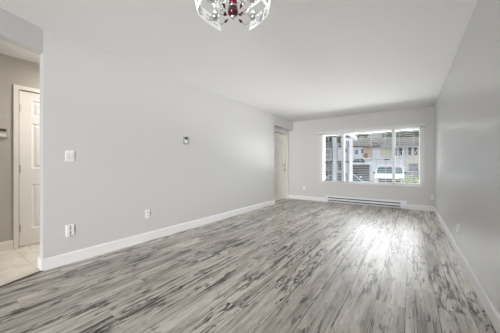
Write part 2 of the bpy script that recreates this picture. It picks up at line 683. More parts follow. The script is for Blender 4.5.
def casing(w, h, cw, th, m, parent, floor=0.0):
    mb = MB()
    mb.prism([(-cw, floor), (-0.009, floor), (-0.009, h + 0.008), (w + 0.009, h + 0.008), (w + 0.009, floor), (w + cw, floor), (w + cw, h + cw), (-cw, h + cw)], -th, 0.0, 'Y')
    MB().box(-0.03, w + 0.03, 0.058, 0.075, 0, h + 0.03).build('gap_shade', DARK, parent)  # dark sheet behind the slab, put in as the shade inside the door gaps
    return mb.build('casing', m, parent)


# hall closet door: faces +x; local x runs along +y, so the empty is turned by 90 degrees
d1 = thing('door_1', 'white six-panel closet door in the hall behind the left opening', 'door', (HX, HY0, 0), R(90), kind='structure')
door_slab(HY1 - HY0, HDZ - 0.012, 0.035, six_panels(HY1 - HY0, [(0.215, 0.80), (1.01, 1.61), (1.70, 1.915)])).move(Matrix.Translation((0, 0.012, 0.012))).build('slab', DOORP, d1)
casing(HY1 - HY0, HDZ, 0.056, 0.016, CREAM, d1)
for z in (0.25, 1.02, 1.80):
    MB().box(-0.008, 0.012, -0.004, 0.014, z - 0.045, z + 0.045, 0.003).cyl((0.0, -0.006, z - 0.05), (0.0, -0.006, z + 0.05), 0.006, seg=10).build('hinge', NICKEL, d1)
MB().lathe([(0.0, 0.065), (0.020, 0.063), (0.028, 0.05), (0.022, 0.036), (0.011, 0.028), (0.011, 0.008), (0.03, 0.006), (0.03, 0.0)], (HY1 - HY0 - 0.065, 0.012, 0.95), 'Y').build('knob', NICKEL, d1, True)

# entry door
d2 = thing('door_2', 'off-white entry door with brass knob and deadbolt at the far end of the left wall', 'door', (EXD, DY0, 0), R(90), kind='structure')
EWd = DY1 - DY0
door_slab(EWd, DZ - 0.025, 0.044, six_panels(EWd, [(0.24, 0.80), (1.00, 1.58), (1.67, 1.88)])).move(Matrix.Translation((0, 0.02, 0.02))).build('slab', ENTRYP, d2)
casing(EWd, DZ, 0.075, 0.016, CREAM, d2)
KX = EWd - 0.125
MB().lathe([(0.0, 0.068), (0.020, 0.066), (0.029, 0.052), (0.022, 0.036), (0.011, 0.028), (0.011, 0.008), (0.033, 0.006), (0.033, 0.0)], (KX, 0.02, 0.925), 'Y').build('knob', NICKEL, d2, True)
MB().lathe([(0.0, 0.026), (0.019, 0.024), (0.024, 0.016), (0.031, 0.012), (0.031, 0.0)], (KX, 0.02, 1.065), 'Y').box(KX - 0.005, KX + 0.005, -0.022, -0.003, 1.047, 1.083, 0.002).build('deadbolt', NICKEL, d2)

# ------------------------------------------------------------------ window
w1 = thing('window_1', 'wide three-part white vinyl window in the end wall', 'window', (0, 0, 0), kind='structure')
fx0, fx1, fz0, fz1 = WX0, WX1, WZ0, WZ1
fr = MB()
fr.box(-2.195, -2.10, YB - 0.014, YB + 0.02, 0.545, 2.0)           # casing legs
fr.box(0.19, 0.275, YB - 0.014, YB + 0.02, 0.545, 2.0)
fr.box(-2.195, 0.275, YB - 0.014, YB + 0.02, 1.955, 2.035)
fr.box(-2.215, 0.295, YB - 0.035, YB + 0.02, 0.545, 0.575, 0.006)   # sill nosing
fr.build('casing', VINYL, w1)
sl = MB()
sl.box(WX0, WX1, YB + 0.02, YB + 0.12, 0.545, 0.585)
sl.box(WX0, -2.10, YB + 0.02, YB + 0.12, 0.58, 1.96)
sl.box(0.19, WX1, YB + 0.02, YB + 0.12, 0.58, 1.96)
sl.box(WX0, WX1, YB + 0.02, YB + 0.12, 1.955, WZ1)
sl.build('sill_liner', VINYL, w1)
vf = MB()
vy0, vy1 = YB + 0.105, YB + 0.17
vf.box(-2.125, 0.22, vy0, vy1, 0.575, 0.602)
vf.box(-2.125, 0.22, vy0, vy1, 1.93, 1.995)
vf.box(-2.125, -2.085, vy0, vy1, 0.58, 1.99)
vf.box(0.18, 0.22, vy0, vy1, 0.58, 1.99)
vf.build('frame', VINYL, w1)
for name, xa, xb in (('mullion', -1.60, -1.52), ('mullion', -0.375, -0.305)):
    MB().box(xa, xb, vy0 - 0.012, vy1, 0.60, 1.97, 0.004).build(name, VINYL, w1)
for xa, xb in ((-2.085, -1.60), (-1.52, -0.375), (-0.305, 0.18)):
    MB().box(xa, xb, YB + 0.138, YB + 0.142, 0.602, 1.93).build('pane', CLEAR, w1)

# blind
wb_ = thing('window_blind', 'white horizontal slat blind hanging open across the window', 'blind', (0, 0, 0))
MB().box(-2.275, 0.285, YB - 0.075, YB - 0.015, 1.972, 2.045, 0.005).build('valance', VALM, wb_)
sm = MB()
z = 0.630
while z < 1.95:
    t = bmesh.new()
    prof = [(-0.025, 0.0), (-0.012, 0.0003), (0, 0.0004), (0.012, 0.0003), (0.025, 0.0)]
    lo = [t.verts.new((-2.085, YB + 0.062 + a, z + b)) for a, b in prof] + [t.verts.new((-2.085, YB + 0.062 + a, z + b - 0.0013)) for a, b in reversed(prof)]
    hi = [t.verts.new((0.178, v.co.y, v.co.z)) for v in lo]
    n = len(lo)
    t.faces.new(lo)
    t.faces.new(list(reversed(hi)))
    for i in range(n):
        t.faces.new((lo[i], hi[i], hi[(i + 1) % n], lo[(i + 1) % n]))
    for v in t.verts:                      # slats tipped a few degrees, outer edge up
        v.co.z += (v.co.y - YB - 0.062) * 0.065
    sm._join(t)
    z += 0.0465
sm.build('slats', SLATM, wb_)
MB().box(-2.085, 0.178, YB + 0.038, YB + 0.086, 0.596, 0.612, 0.004).build('bottom_rail', SLATM, wb_)
for xc in (-1.96, -1.70, -1.46, -0.84, -0.515, -0.22, 0.08):
    MB().cyl((xc, YB + 0.036, 0.605), (xc, YB + 0.036, 1.98), 0.0028, seg=6).cyl((xc, YB + 0.088, 0.605), (xc, YB + 0.088, 1.98), 0.0028, seg=6).build('ladder_cord', CORD, wb_)
MB().cyl((-1.725, YB + 0.03, 0.75), (-1.725, YB + 0.03, 1.96), 0.006, seg=8).build('tilt_wand', SLATM, wb_)

# ------------------------------------------------------------------ baseboard heater
hx0, hx1 = -1.995, -0.063
ht = thing('baseboard_heater', 'long white electric baseboard heater under the window', 'heater', (hx0, YB, 0))
L = hx1 - hx0
hb = MB()
hb.prism([(-0.001, 0.012), (-0.03, 0.012), (-0.03, 0.19), (-0.001, 0.19)], 0.05, L - 0.13, 'X')
hb.prism([(-0.062, 0.075), (-0.058, 0.118), (-0.03, 0.118), (-0.03, 0.075)], 0.05, L - 0.13, 'X')
hb.prism([(-0.060, 0.018), (-0.064, 0.045), (-0.03, 0.045), (-0.03, 0.018)], 0.05, L - 0.13, 'X')
hb.prism([(-0.054, 0.146), (-0.046, 0.188), (-0.03, 0.192), (0, 0.192), (0, 0.186), (-0.03, 0.146)], 0.05, L - 0.13, 'X')
hb.build('casing', HEAT, ht)
for za, zb in ((0.046, 0.074), (0.119, 0.145)):
    MB().box(0.05, L - 0.13, -0.036, -0.031, za, zb).build('grille_slot', SLOT, ht)
endp = [(0, 0.012), (-0.066, 0.012), (-0.066, 0.10), (-0.05, 0.198), (0, 0.198)]
MB().prism(endp, 0.0, 0.05, 'X').build('end_cap', HEAT, ht)
MB().prism(endp, L - 0.13, L, 'X').box(L - 0.045, L - 0.04, -0.068, -0.05, 0.02, 0.11).build('end_cap', HEAT, ht)


# ------------------------------------------------------------------ wall plates. local: x across, y=0 wall, -y out, z up
def plate_base(t, w, h, m=PLATE):
    MB().box(-w / 2, w / 2, -0.006, 0.0, -h / 2, h / 2, 0.0025).build('cover_plate', m, t)


def duplex(t, dx=0.0):
    for s in (-1, 1):
        o = MB().box(dx - 0.017, dx + 0.017, -0.009, -0.005, s * 0.02 - 0.014, s * 0.02 + 0.014, 0.003).build('receptacle', PLATE2, t)
        MB().box(dx - 0.008, dx - 0.0055, -0.0095, -0.008, s * 0.02 - 0.003, s * 0.02 + 0.006).box(dx + 0.0055, dx + 0.008, -0.0095, -0.008, s * 0.02 - 0.003, s * 0.02 + 0.006).build('slot', DARK, o)


LEFTROT = R(90)        # faces +x
t = thing('light_switch', 'white double rocker switch beside the hall opening', 'switch', (XL, 0.923, 1.166), LEFTROT)
plate_base(t, 0.085, 0.12)
for dx in (-0.02, 0.02):
    MB().box(dx - 0.015, dx + 0.015, -0.010, -0.005, -0.033, 0.033, 0.002).build('rocker', PLATE2, t)

t = thing('wall_outlet', 'white outlet with plugged-in adapter low on left wall near hall opening', 'outlet', (XL, 0.922, 0.36), LEFTROT)
plate_base(t, 0.076, 0.12)
MB().box(-0.036, -0.003, -0.014, -0.006, -0.074, 0.052, 0.003).build('adapter', PLATE, t)
MB().box(0.004, 0.036, -0.011, -0.006, -0.058, 0.056, 0.003).build('receptacle', PLATE, t)
for zz in (-0.025, 0.015, 0.038):
    MB().box(-0.002, 0.006, -0.0145, -0.006, zz - 0.005, zz + 0.005).build('slot', DARK, t)

t = thing('wall_outlet', 'plain white outlet low in the middle of the left wall', 'outlet', (XL, 1.822, 0.378), LEFTROT)
plate_base(t, 0.073, 0.12)
duplex(t)

t = thing('thermostat', 'small grey thermostat with dark display at head height on the left wall', 'thermostat', (XL, 2.47, 1.475), LEFTROT)
MB().box(-0.052, 0.052, -0.024, 0.0, -0.06, 0.06, 0.005).build('case', GREYP, t)
MB().box(-0.012, 0.036, -0.026, -0.023, 0.018, 0.05, 0.002).build('display', LCD, t)
MB().box(-0.015, 0.038, -0.027, -0.023, -0.048, 0.008, 0.003).build('keypad_door', PLATE, t)

t = thing('light_switch', 'small white switch on the left wall beside the entry recess', 'switch', (XL, 5.43, 1.175), LEFTROT)
plate_base(t, 0.073, 0.118)
MB().box(-0.015, 0.015, -0.010, -0.005, -0.033, 0.033, 0.002).build('rocker', PLATE2, t)

t = thing('wall_outlet', 'white outlet low on the end wall between entry door and window', 'outlet', (-2.68, YB, 0.362), 0)
plate_base(t, 0.073, 0.12)
duplex(t)

t = thing('cable_jack', 'small white cable plate low in the far right corner by the heater', 'wall plate', (0.425, YB, 0.325), 0)
plate_base(t, 0.06, 0.10)
MB().cyl((0, -0.006, 0), (0, -0.02, 0), 0.007, seg=10).build('connector', NICKEL, t)

t = thing('wall_outlet', 'white outlet low on the right wall', 'outlet', (XR, 3.535, 0.325), R(-90))
plate_base(t, 0.115, 0.118)
MB().box(-0.05, -0.016, -0.022, -0.006, -0.04, 0.045, 0.005).build('receptacle', PLATE, t)
MB().box(0.008, 0.042, -0.012, -0.006, -0.04, 0.04, 0.004).build('receptacle', PLATE2, t)

t = thing('wall_intercom', 'beige wall control with dark screen in the hall beside the closet door', 'wall control', (HX, 0.545, 1.462), LEFTROT)
MB().box(-0.09, 0.072, -0.025, 0.0, -0.06, 0.062, 0.006).build('case', BEIGEP, t)
MB().box(-0.004, 0.05, -0.028, -0.024, 0.02, 0.05, 0.002).build('display', LCD, t)
MB().box(-0.075, 0.05, -0.027, -0.024, -0.045, -0.005, 0.002).build('keypad', PLATE2, t)

# ------------------------------------------------------------------ chandelier (local x to the right of the view, y away)
F2 = Vector((-math.sin(YAW), math.cos(YAW), 0))
R2 = Vector((math.cos(YAW), math.sin(YAW), 0))
hub_b = 1.32
hub_a = (233 - 250) / 229 * hub_b
hp = F2 * hub_b + R2 * hub_a
ch = thing('chandelier', 'chrome chandelier with rectangular striped glass shades and dark red crystals', 'chandelier', (hp.x, hp.y, 0), YAW)
MB().lathe([(0, HC), (0.075, HC), (0.075, HC - 0.012), (0.06, HC - 0.03), (0.02, HC - 0.04), (0, HC - 0.04)]).build('canopy', CHROME, ch, True)
MB().cyl((0, 0, 2.09), (0, 0, HC - 0.03), 0.009, seg=12).build('stem', CHROME, ch)
MB().lathe([(0, 2.10), (0.02, 2.10), (0.026, 2.085), (0.016, 2.07), (0.018, 2.03), (0.024, 2.00), (0.018, 1.985), (0, 1.985)]).build('glass_column', REDG, ch, True)
MB().lathe([(0, 1.99), (0.022, 1.988), (0.031, 1.978), (0.031, 1.972), (0.022, 1.969), (0, 1.969)]).build('collar', CHROME, ch, True)
MB().lathe([(0, 1.972), (0.019, 1.968), (0.030, 1.955), (0.031, 1.945), (0.024, 1.930), (0.014, 1.923), (0, 1.922)]).build('glass_ball', RED, ch, True)
MB().lathe([(0.014, 1.925), (0.017, 1.919), (0.006, 1.911), (0.003, 1.902), (0, 1.899)]).build('finial', CHROME, ch, True)


def bez(p0, p1, p2, p3, n=14):
    p0, p1, p2, p3 = map(Vector, (p0, p1, p2, p3))
    return [(1 - s) ** 3 * p0 + 3 * s * (1 - s) ** 2 * p1 + 3 * s * s * (1 - s) * p2 + s ** 3 * p3 for s in [i / n for i in range(n + 1)]]


def drop(p, d, ln, r):
    """teardrop crystal from p along d"""
    mb = MB().lathe([(0, 0), (r * 0.5, ln * 0.1), (r, ln * 0.32), (r * 0.75, ln * 0.55), (r * 0.3, ln * 0.82), (0, ln)], seg=8)
    mb.move(Matrix.Translation(p) @ Vector(d).to_track_quat('Z', 'Y').to_matrix().to_4x4())
    return mb


def glass_plate(cx, cz, ln, ht_, tilt, bow, seg=12):
    """slumped rectangular plate: radial x, tangential y, z up; returns (clear mesh, frosted mesh)"""
    def P(s, q, off=0.0):            # s,q in -1..1
        y = s * ln / 2
        x = cx + bow * (1 - s * s) - bow + math.sin(tilt) * q * ht_ / 2 + off * math.cos(tilt)
        zz = cz + math.cos(tilt) * q * ht_ / 2 - off * math.sin(tilt)
        return Vector((x, y, zz))
    clear, fro = MB(), MB()

    def slab(mb, s0, s1, q0, q1, t0, t1):
        k = max(2, int(seg * (s1 - s0) / 2))
        for i in range(k):
            a, b = s0 + (s1 - s0) * i / k, s0 + (s1 - s0) * (i + 1) / k
            f = [(P(a, q0, t0), P(b, q0, t0), P(b, q1, t0), P(a, q1, t0)), (P(a, q0, t1), P(a, q1, t1), P(b, q1, t1), P(b, q0, t1)),
                 (P(a, q0, t0), P(a, q0, t1), P(b, q0, t1), P(b, q0, t0)), (P(a, q1, t0), P(b, q1, t0), P(b, q1, t1), P(a, q1, t1))]
            if i == 0:
                f.append((P(a, q0, t0), P(a, q1, t0), P(a, q1, t1), P(a, q0, t1)))
            if i == k - 1:
                f.append((P(b, q0, t0), P(b, q0, t1), P(b, q1, t1), P(b, q1, t0)))
            mb.quads(f)
    slab(clear, -1, 1, -1, 1, 0, 0.005)
    for q0, q1 in ((-1.0, -0.55), (-0.13, 0.13), (0.55, 1.0)):
        slab(fro, -1, 1, q0, q1, 0.006, 0.009)
    for s0, s1 in ((-1.0, -0.82), (-0.4, -0.2), (0.2, 0.4), (0.82, 1.0)):
        slab(fro, s0, s1, -0.55, -0.13, 0.006, 0.009)
        slab(fro, s0, s1, 0.13, 0.55, 0.006, 0.009)
    return clear, fro


RA = 0.19
for az in (R(34), R(146), R(214), R(326)):
    M = Matrix.Rotation(az, 4, 'Z')
    MB().tube(bez((0.02, 0, 2.03), (0.06, 0, 2.10), (0.10, 0, 1.92), (RA - 0.045, 0, 1.965)), 0.0042).move(M).build('arm', CHROME, ch, True)
    s_ = MB().cyl((RA - 0.055, 0, 1.965), (RA - 0.02, 0, 1.972), 0.012, 0.015).cyl((RA - 0.05, 0, 1.955), (RA - 0.05, 0, 1.985), 0.018).move(M).build('socket', CHROME, ch, True)
    MB().lathe([(0, 0), (0.006, 0.003), (0.007, 0.016), (0.004, 0.023), (0, 0.025)], (RA - 0.05, 0, 1.985)).move(M).build('bulb', BULB, s_, True)
    for nm, cz, cx, ln, hh, tl in (('glass_shade', 1.992, RA, 0.20, 0.088, R(14)), ('glass_shade', 2.13, RA + 0.0, 0.17, 0.088, R(14))):
        cl, fo = glass_plate(cx, cz, ln, hh, tl, 0.010)
        cl.move(M)
        fo.move(M)
        co = cl.build(nm, SHADEG, ch)
        fo.build('frosted_stripes', FROST, co)
    MB().tube(bez((0.02, 0, 2.08), (0.07, 0, 2.2), (0.12, 0, 2.06), (RA - 0.01, 0, 2.12)), 0.0038).move(M).build('arm', CHROME, ch, True)
    cu = MB().tube(bez((RA - 0.06, 0, 1.96), (RA - 0.09, 0, 1.90), (0.08, 0, 1.90), (0.055, 0, 1.915)), 0.0025).move(M).build('curl', CHROME, ch, True)
    drop(M @ Vector((0.064, 0, 1.909)), M.to_3x3() @ Vector((-1, 0, 0.45)), 0.034, 0.008).build('crystal', RED, cu, True)
    cu = MB().tube(bez((0.018, 0, 2.06), (0.10, 0, 2.10), (0.09, 0, 1.97), (0.062, 0, 1.96)), 0.0022).move(M).build('curl', CHROME, ch, True)
    drop(M @ Vector((0.066, 0, 1.975)), M.to_3x3() @ Vector((-0.5, 0, -0.8)), 0.036, 0.008).build('crystal', RED, cu, True)

# ================================================================== outside
GZ, GZ2 = -0.75, 0.2
ASPH = mat('asphalt', (0.16, 0.165, 0.175), 0.9, var=(0.8, 0.2))
ROOFM = mat('mossy_shingle', (0.06, 0.054, 0.047), 0.95, var=(2.2, 0.4))
SID_W = siding('white_siding', (0.82, 0.82, 0.82))
SID_B = siding('beige_siding', (0.70, 0.675, 0.585))
SID_P = siding('pale_siding', (0.80, 0.82, 0.87))
SID_G = siding('grey_siding', (0.33, 0.33, 0.31))
PEACH = siding('peach_siding', (0.60, 0.48, 0.38))
EWHITE = mat('outdoor_white', (0.68, 0.70, 0.74), 0.6)
EGREY = mat('outdoor_grey', (0.46, 0.47, 0.49), 0.7)
WINDK = mat('dark_window', (0.07, 0.09, 0.10), 0.08)
WINLT = mat('pale_window', (0.40, 0.44, 0.50), 0.1)
DKWOOD = mat('weathered_dark_wood', (0.045, 0.045, 0.04), 0.8, var=(3, 0.3))
CARW = mat('white_car_paint', (0.70, 0.73, 0.78), 0.2)
CARD = mat('charcoal_car_paint', (0.06, 0.06, 0.065), 0.25)
CARB = mat('silver_blue_paint', (0.30, 0.35, 0.42), 0.25)
CARR = mat('red_car_paint', (0.35, 0.05, 0.05), 0.25)
CARGL = mat('car_glass', (0.03, 0.075, 0.085), 0.2, spec=0.12)
TYRE = mat('tyre', (0.02, 0.02, 0.02), 0.8)
LAMPG = mat('headlamp', (0.6, 0.62, 0.62), 0.1)
BARK = mat('bark', (0.10, 0.075, 0.05), 0.9)
LEAF1 = mat('leaf_green', (0.055, 0.115, 0.04), 0.7, var=(1.5, 0.45))
LEAF2 = mat('leaf_yellow_green', (0.22, 0.30, 0.05), 0.7, var=(4, 0.5))


def Ep(a, b, z):
    p = F2 * b + R2 * a
    return Vector((p.x, p.y, z))


def UA(u, b):
    return (u - 250.0) / 229.0 * b


def VZ(v, b):
    return H_EYE + (165.2 - v) / 229.0 * b


struct(MB().box(-60, 70, 7.6, 29.5, GZ - 0.3, GZ).move(Matrix.Rotation(YAW, 4, 'Z')).build('ground', ASPH), 'grey paved parking court outside the window', 'ground')
struct(MB().box(-60, 70, 29.5, 110, GZ2 - 1.2, GZ2).move(Matrix.Rotation(YAW, 4, 'Z')).build('ground_upper', ASPH), 'raised paved lot in front of the townhouses', 'ground')


def gable_roof(mb, a0, a1, d0, d1, ze, zr, over=0.35, th=0.16):
    """ridge parallel to a"""
    dm = (d0 + d1) / 2
    prof = [(d0 - over, ze - 0.1), (dm, zr), (d1 + over, ze - 0.1), (d1 + over, ze - 0.1 + th), (dm, zr + th), (d0 - over, ze - 0.1 + th)]
    mb.prism(prof, a0, a1, 'X')
    return mb


def house_window(parent, a0, a1, z0, z1, d=0.0, glass=None):
    f = MB()
    f.box(a0 - 0.09, a1 + 0.09, d - 0.05, d + 0.02, z0 - 0.09, z0)
    f.box(a0 - 0.09, a1 + 0.09, d - 0.05, d + 0.02, z1, z1 + 0.09)
    f.box(a0 - 0.09, a0, d - 0.05, d + 0.02, z0, z1)
    f.box(a1, a1 + 0.09, d - 0.05, d + 0.02, z0, z1)
    f.box(a0, a1, d - 0.04, d + 0.02, (z0 + z1) / 2 - 0.03, (z0 + z1) / 2 + 0.03)
    fo = f.build('window_frame', EWHITE, parent)
    MB().box(a0, a1, d - 0.02, d + 0.01, z0, z1).build('window_glass', glass or WINDK, fo)


# townhouse with cream and white siding (right half of the window)
B0 = 36.0
th = thing('townhouse', 'cream and white sided townhouse with mossy brown roof on the right of the view outside', 'house', Ep(0, B0, 0), YAW)
zE = VZ(146.5, B0)
sec = [(UA(380.2, B0), UA(393, B0), SID_B), (UA(393, B0), UA(405, B0), SID_W), (UA(405, B0), UA(452, B0), SID_B), (UA(452, B0), UA(520, B0), SID_W)]
for a0, a1, m in sec:
    MB().box(a0, a1, 0, 9.5, GZ2, zE).build('wall', m, th)
gable_roof(MB(), sec[0][0], sec[-1][1], 0, 9.5, zE, VZ(138.2, B0 + 4.75)).build('roof', ROOFM, th)
MB().box(sec[0][0] - 0.1, sec[-1][1] + 0.1, -0.48, -0.36, zE - 0.12, zE + 0.04).build('gutter', EWHITE, th)
for u0, u1, v0, v1, g in ((394, 396.6, 148, 155.5, WINDK), (398.4, 402.2, 148, 155.5, WINDK), (408.2, 411.3, 147.5, 155, WINDK), (414, 417.2, 147.5, 155, WINDK), (408.4, 418, 163.6, 171, WINDK), (432, 436, 147.5, 155, WINDK), (440, 444, 147.5, 155, WINDK), (460, 465, 147.5, 155, WINDK), (462, 472, 163.6, 171, WINDK)):
    house_window(th, UA(u0, B0), UA(u1, B0), VZ(v1, B0), VZ(v0, B0), 0, g)
MB().box(UA(404.7, B0), UA(405.3, B0), -0.06, 0.02, GZ2, zE - 0.15).build('downspout', EGREY, th)

# townhouse in the middle
B1 = 36.0
t2 = thing('townhouse', 'pale blue-white and peach townhouse under a mossy brown roof in mid view outside', 'house', Ep(0, B1, 0), YAW)
zE1 = zE
sec1 = [(UA(338, B1), UA(362.5, B1), SID_P), (UA(362.5, B1), UA(372.4, B1), PEACH), (UA(372.4, B1), UA(380.2, B1), SID_P)]
for a0, a1, m in sec1:
    MB().box(a0, a1, 0, 9.5, GZ2, zE1).build('wall', m, t2)
gable_roof(MB(), sec1[0][0], sec1[-1][1] - 0.2, 0, 9.5, zE1, VZ(138.2, B0 + 4.75)).build('roof', ROOFM, t2)
for u0, u1, v0, v1 in ((361, 363.5, 149.5, 153), (355, 358, 150, 154), (346, 348, 149, 153)):
    house_window(t2, UA(u0, B1), UA(u1, B1), VZ(v1, B1), VZ(v0, B1))
MB().box(UA(364, B1), UA(367.5, B1), -0.06, 0.02, GZ2, VZ(153, B1)).build('door', mat('brown_door', (0.32, 0.2, 0.13), 0.6), t2)

# white flat-roofed block standing behind the roofs
B2 = 52.0
t3 = thing('building', 'white flat-roofed block showing above the brown townhouse roof', 'building', Ep(0, B2, 0), YAW)
MB().box(UA(361.5, B2), UA(382.5, B2), 0, 8, GZ2, VZ(135.5, B2)).build('wall', EWHITE, t3)
MB().box(UA(361, B2), UA(383, B2), -0.3, 8.3, VZ(135.5, B2), VZ(134, B2)).build('roof', EGREY, t3)
for k in range(5):
    u = 363.5 + 4 * k
    house_window(t3, UA(u, B2), UA(u + 2, B2), VZ(146, B2), VZ(141, B2))

# white garage with lamp
B3 = 26.0
t4 = thing('garage', 'white garage with a dark lamp over its door behind the white van', 'garage', Ep(0, B3, 0), YAW)
ga0, ga1 = UA(371.5, B3), UA(404.6, B3)
gzt = VZ(158.2, B3)
MB().box(ga0, ga1, 0, 1.5, GZ, gzt - 0.1).build('wall', SID_P, t4)
MB().box(ga0 - 0.12, ga1 + 0.12, -0.15, 1.65, gzt - 0.1, gzt + 0.05).build('roof', EWHITE, t4)
gd = MB()
for k in range(5):
    gd.box(ga0 + 0.5, ga1 - 0.6, -0.04, 0.02, GZ + 0.02 + k * 0.46, GZ + 0.45 + k * 0.46, 0.01)
gd.build('door', CARW, t4)
MB().box(UA(384.2, B3), UA(388, B3), -0.3, 0.0, VZ(160, B3), VZ(159.1, B3), 0.02).build('lamp', DARK, t4)


# vehicles: local x = forward, y = left, z up from the ground
def vehicle(t, ln, w, body, cabin, m, wheels, wr=0.32, tum=0.14):
    """body / cabin: side profiles [(x,z)...] ; cabin is glazed with painted roof"""
    b = MB().prism(body, -w / 2, w / 2, 'Y')
    bmesh.ops.bevel(b.bm, geom=[e for e in b.bm.edges], offset=0.05, segments=2, profile=0.5, affect='EDGES')
    b.build('body', m, t)
    zlo = min(p[1] for p in cabin)
    zhi = max(p[1] for p in cabin)

    def shell(inset, k0=0.0, k1=1.0):
        mb = bmesh.new()
        cx = sum(p[0] for p in cabin) / len(cabin)
        rows = []
        for s in (-1, 1):
            rows.append([mb.verts.new((x, s * (w / 2 - 0.03 - inset - tum * (z - zlo) / (zhi - zlo)), z)) for x, z in cabin])
        n = len(cabin)
        mb.faces.new(rows[0])
        mb.faces.new(list(reversed(rows[1])))
        for i in range(n):
            mb.faces.new((rows[0][i], rows[1][i], rows[1][(i + 1) % n], rows[0][(i + 1) % n]))
        return mb
    g = MB()
    g._join(shell(0.0))
    g.build('glass', CARGL, t)
    # roof skin and pillars
    top = [p for p in cabin if p[1] > zhi - 0.06]
    x0, x1 = min(p[0] for p in top), max(p[0] for p in top)
    wt = w / 2 - 0.03 - tum
    rf = MB().box(x0 - 0.03, x1 + 0.03, -wt - 0.02, wt + 0.02, zhi - 0.05, zhi + 0.035, 0.02)
    low = [p for p in cabin if p[1] < zlo + 0.06]
    lx0, lx1 = min(p[0] for p in low), max(p[0] for p in low)
    for s in (-1, 1):
        rf.tube([(lx0, s * (w / 2 - 0.02), zlo), (x0, s * (wt + 0.005), zhi - 0.02)], 0.04, 6)
        rf.tube([(lx1, s * (w / 2 - 0.02), zlo), (x1, s * (wt + 0.005), zhi - 0.02)], 0.04, 6)
        xm = (x0 + x1) / 2
        rf.tube([(xm, s * (w / 2 - 0.02), zlo), (xm, s * (wt + 0.005), zhi - 0.02)], 0.04, 6)
    rf.build('roof', m, t)
    for wx in wheels:
        for s in (-1, 1):
            MB().lathe([(0.0, -0.11), (wr * 0.6, -0.11), (wr * 0.92, -0.1), (wr, -0.06), (wr, 0.06), (wr * 0.92, 0.1), (wr * 0.6, 0.11), (0, 0.11)], (wx, s * (w / 2 - 0.1), wr), 'Y').build('wheel', TYRE, t, True)
    xf = max(p[0] for p in body)
    zf = [p[1] for p in body if p[0] > xf - 0.25]
    zm = max(zf)
    MB().box(xf - 0.06, xf + 0.02, -w * 0.36, w * 0.36, 0.32, zm - 0.14, 0.015).build('grille', DARK, t)
    for s in (-1, 1):
        MB().box(xf - 0.2, xf + 0.012, s * w * 0.38 - 0.13, s * w * 0.38 + 0.13, zm - 0.24, zm - 0.06, 0.03).build('headlamp', LAMPG, t)
        lxm = lx1 - 0.35
        MB().box(lxm - 0.05, lxm + 0.07, s * (w / 2 + 0.02), s * (w / 2 + 0.2), zlo + 0.02, zlo + 0.2, 0.02).build('mirror', DARK, t)


van = thing('van', 'white minivan with teal-tinted windscreen parked in front of the garage', 'van', Ep(UA(389.5, 19.5), 19.5, GZ), YAW + R(-122))
vehicle(van, 4.8, 1.95,
        [(-2.4, 0.28), (2.3, 0.25), (2.42, 0.5), (2.38, 0.82), (2.2, 0.95), (1.25, 1.12), (-2.35, 1.12), (-2.42, 0.7)],
        [(1.3, 1.08), (0.45, 1.72), (0.1, 1.78), (-2.0, 1.78), (-2.35, 1.08)], CARW, (-1.45, 1.5))

# carport with charcoal car
B4 = 24.0
t5 = thing('carport', 'low dark carport with white roof edge in the middle of the view outside', 'carport', Ep(0, B4, 0), YAW)
ca0, ca1 = UA(346, B4), UA(371.2, B4)
czt = VZ(163.0, B4)
MB().box(ca0 - 0.1, ca1 + 0.1, -0.1, 5.0, czt - 0.06, czt).build('roof', DKWOOD, t5)
MB().box(ca0 - 0.12, ca1 + 0.12, -0.14, -0.08, czt - 0.17, czt + 0.02).build('fascia', EWHITE, t5)
cs = MB()
for k in range(11):
    cs.box(ca0, ca1, 4.7, 4.76, GZ + k * 0.17, GZ + k * 0.17 + 0.14)
cs.build('back_wall', DKWOOD, t5)
MB().box(ca0, ca0 + 0.08, 0, 4.8, GZ, czt - 0.06).build('side_wall', DKWOOD, t5)
MB().box(ca1 - 0.08, ca1, 0.1, 4.8, GZ, czt - 0.06).build('side_wall', DKWOOD, t5)
MB().box(ca1 - 0.14, ca1 + 0.02, -0.1, 0.06, GZ, czt - 0.1).build('post', EWHITE, t5)
MB().box((ca0 + ca1) / 2 - 0.06, (ca0 + ca1) / 2 + 0.06, -0.05, 0.05, GZ, czt - 0.1).build('post', DKWOOD, t5)
car = thing('car', 'charcoal car parked in the shade of the carport', 'car', Ep(11.45, 26.9, GZ), YAW + R(-95))
SED_B = [(-2.15, 0.26), (2.1, 0.24), (2.2, 0.45), (2.15, 0.68), (1.9, 0.8), (1.05, 0.92), (-1.6, 0.94), (-2.15, 0.86), (-2.22, 0.6)]
SED_C = [(1.05, 0.88), (0.3, 1.36), (-0.1, 1.43), (-1.0, 1.40), (-1.7, 0.9)]
vehicle(car, 4.4, 1.75, SED_B, SED_C, CARD, (-1.35, 1.35))

car = thing('car', 'red car on the raised lot above the carport roof', 'car', Ep(UA(355.3, 32.4), 32.4, GZ2), YAW + R(-98))
vehicle(car, 4.4, 1.75, SED_B, SED_C, CARR, (-1.35, 1.35))
van = thing('van', 'white van on the raised lot behind the carport', 'van', Ep(UA(364.5, 33.2), 33.2, GZ2), YAW + R(-100))
vehicle(van, 4.8, 1.95,
        [(-2.4, 0.28), (2.1, 0.25), (2.2, 0.5), (2.16, 0.85), (1.95, 1.0), (1.45, 1.12), (-2.35, 1.12), (-2.42, 0.7)],
        [(1.5, 1.08), (0.95, 1.78), (0.7, 1.86), (-2.1, 1.86), (-2.35, 1.08)], CARW, (-1.45, 1.4))

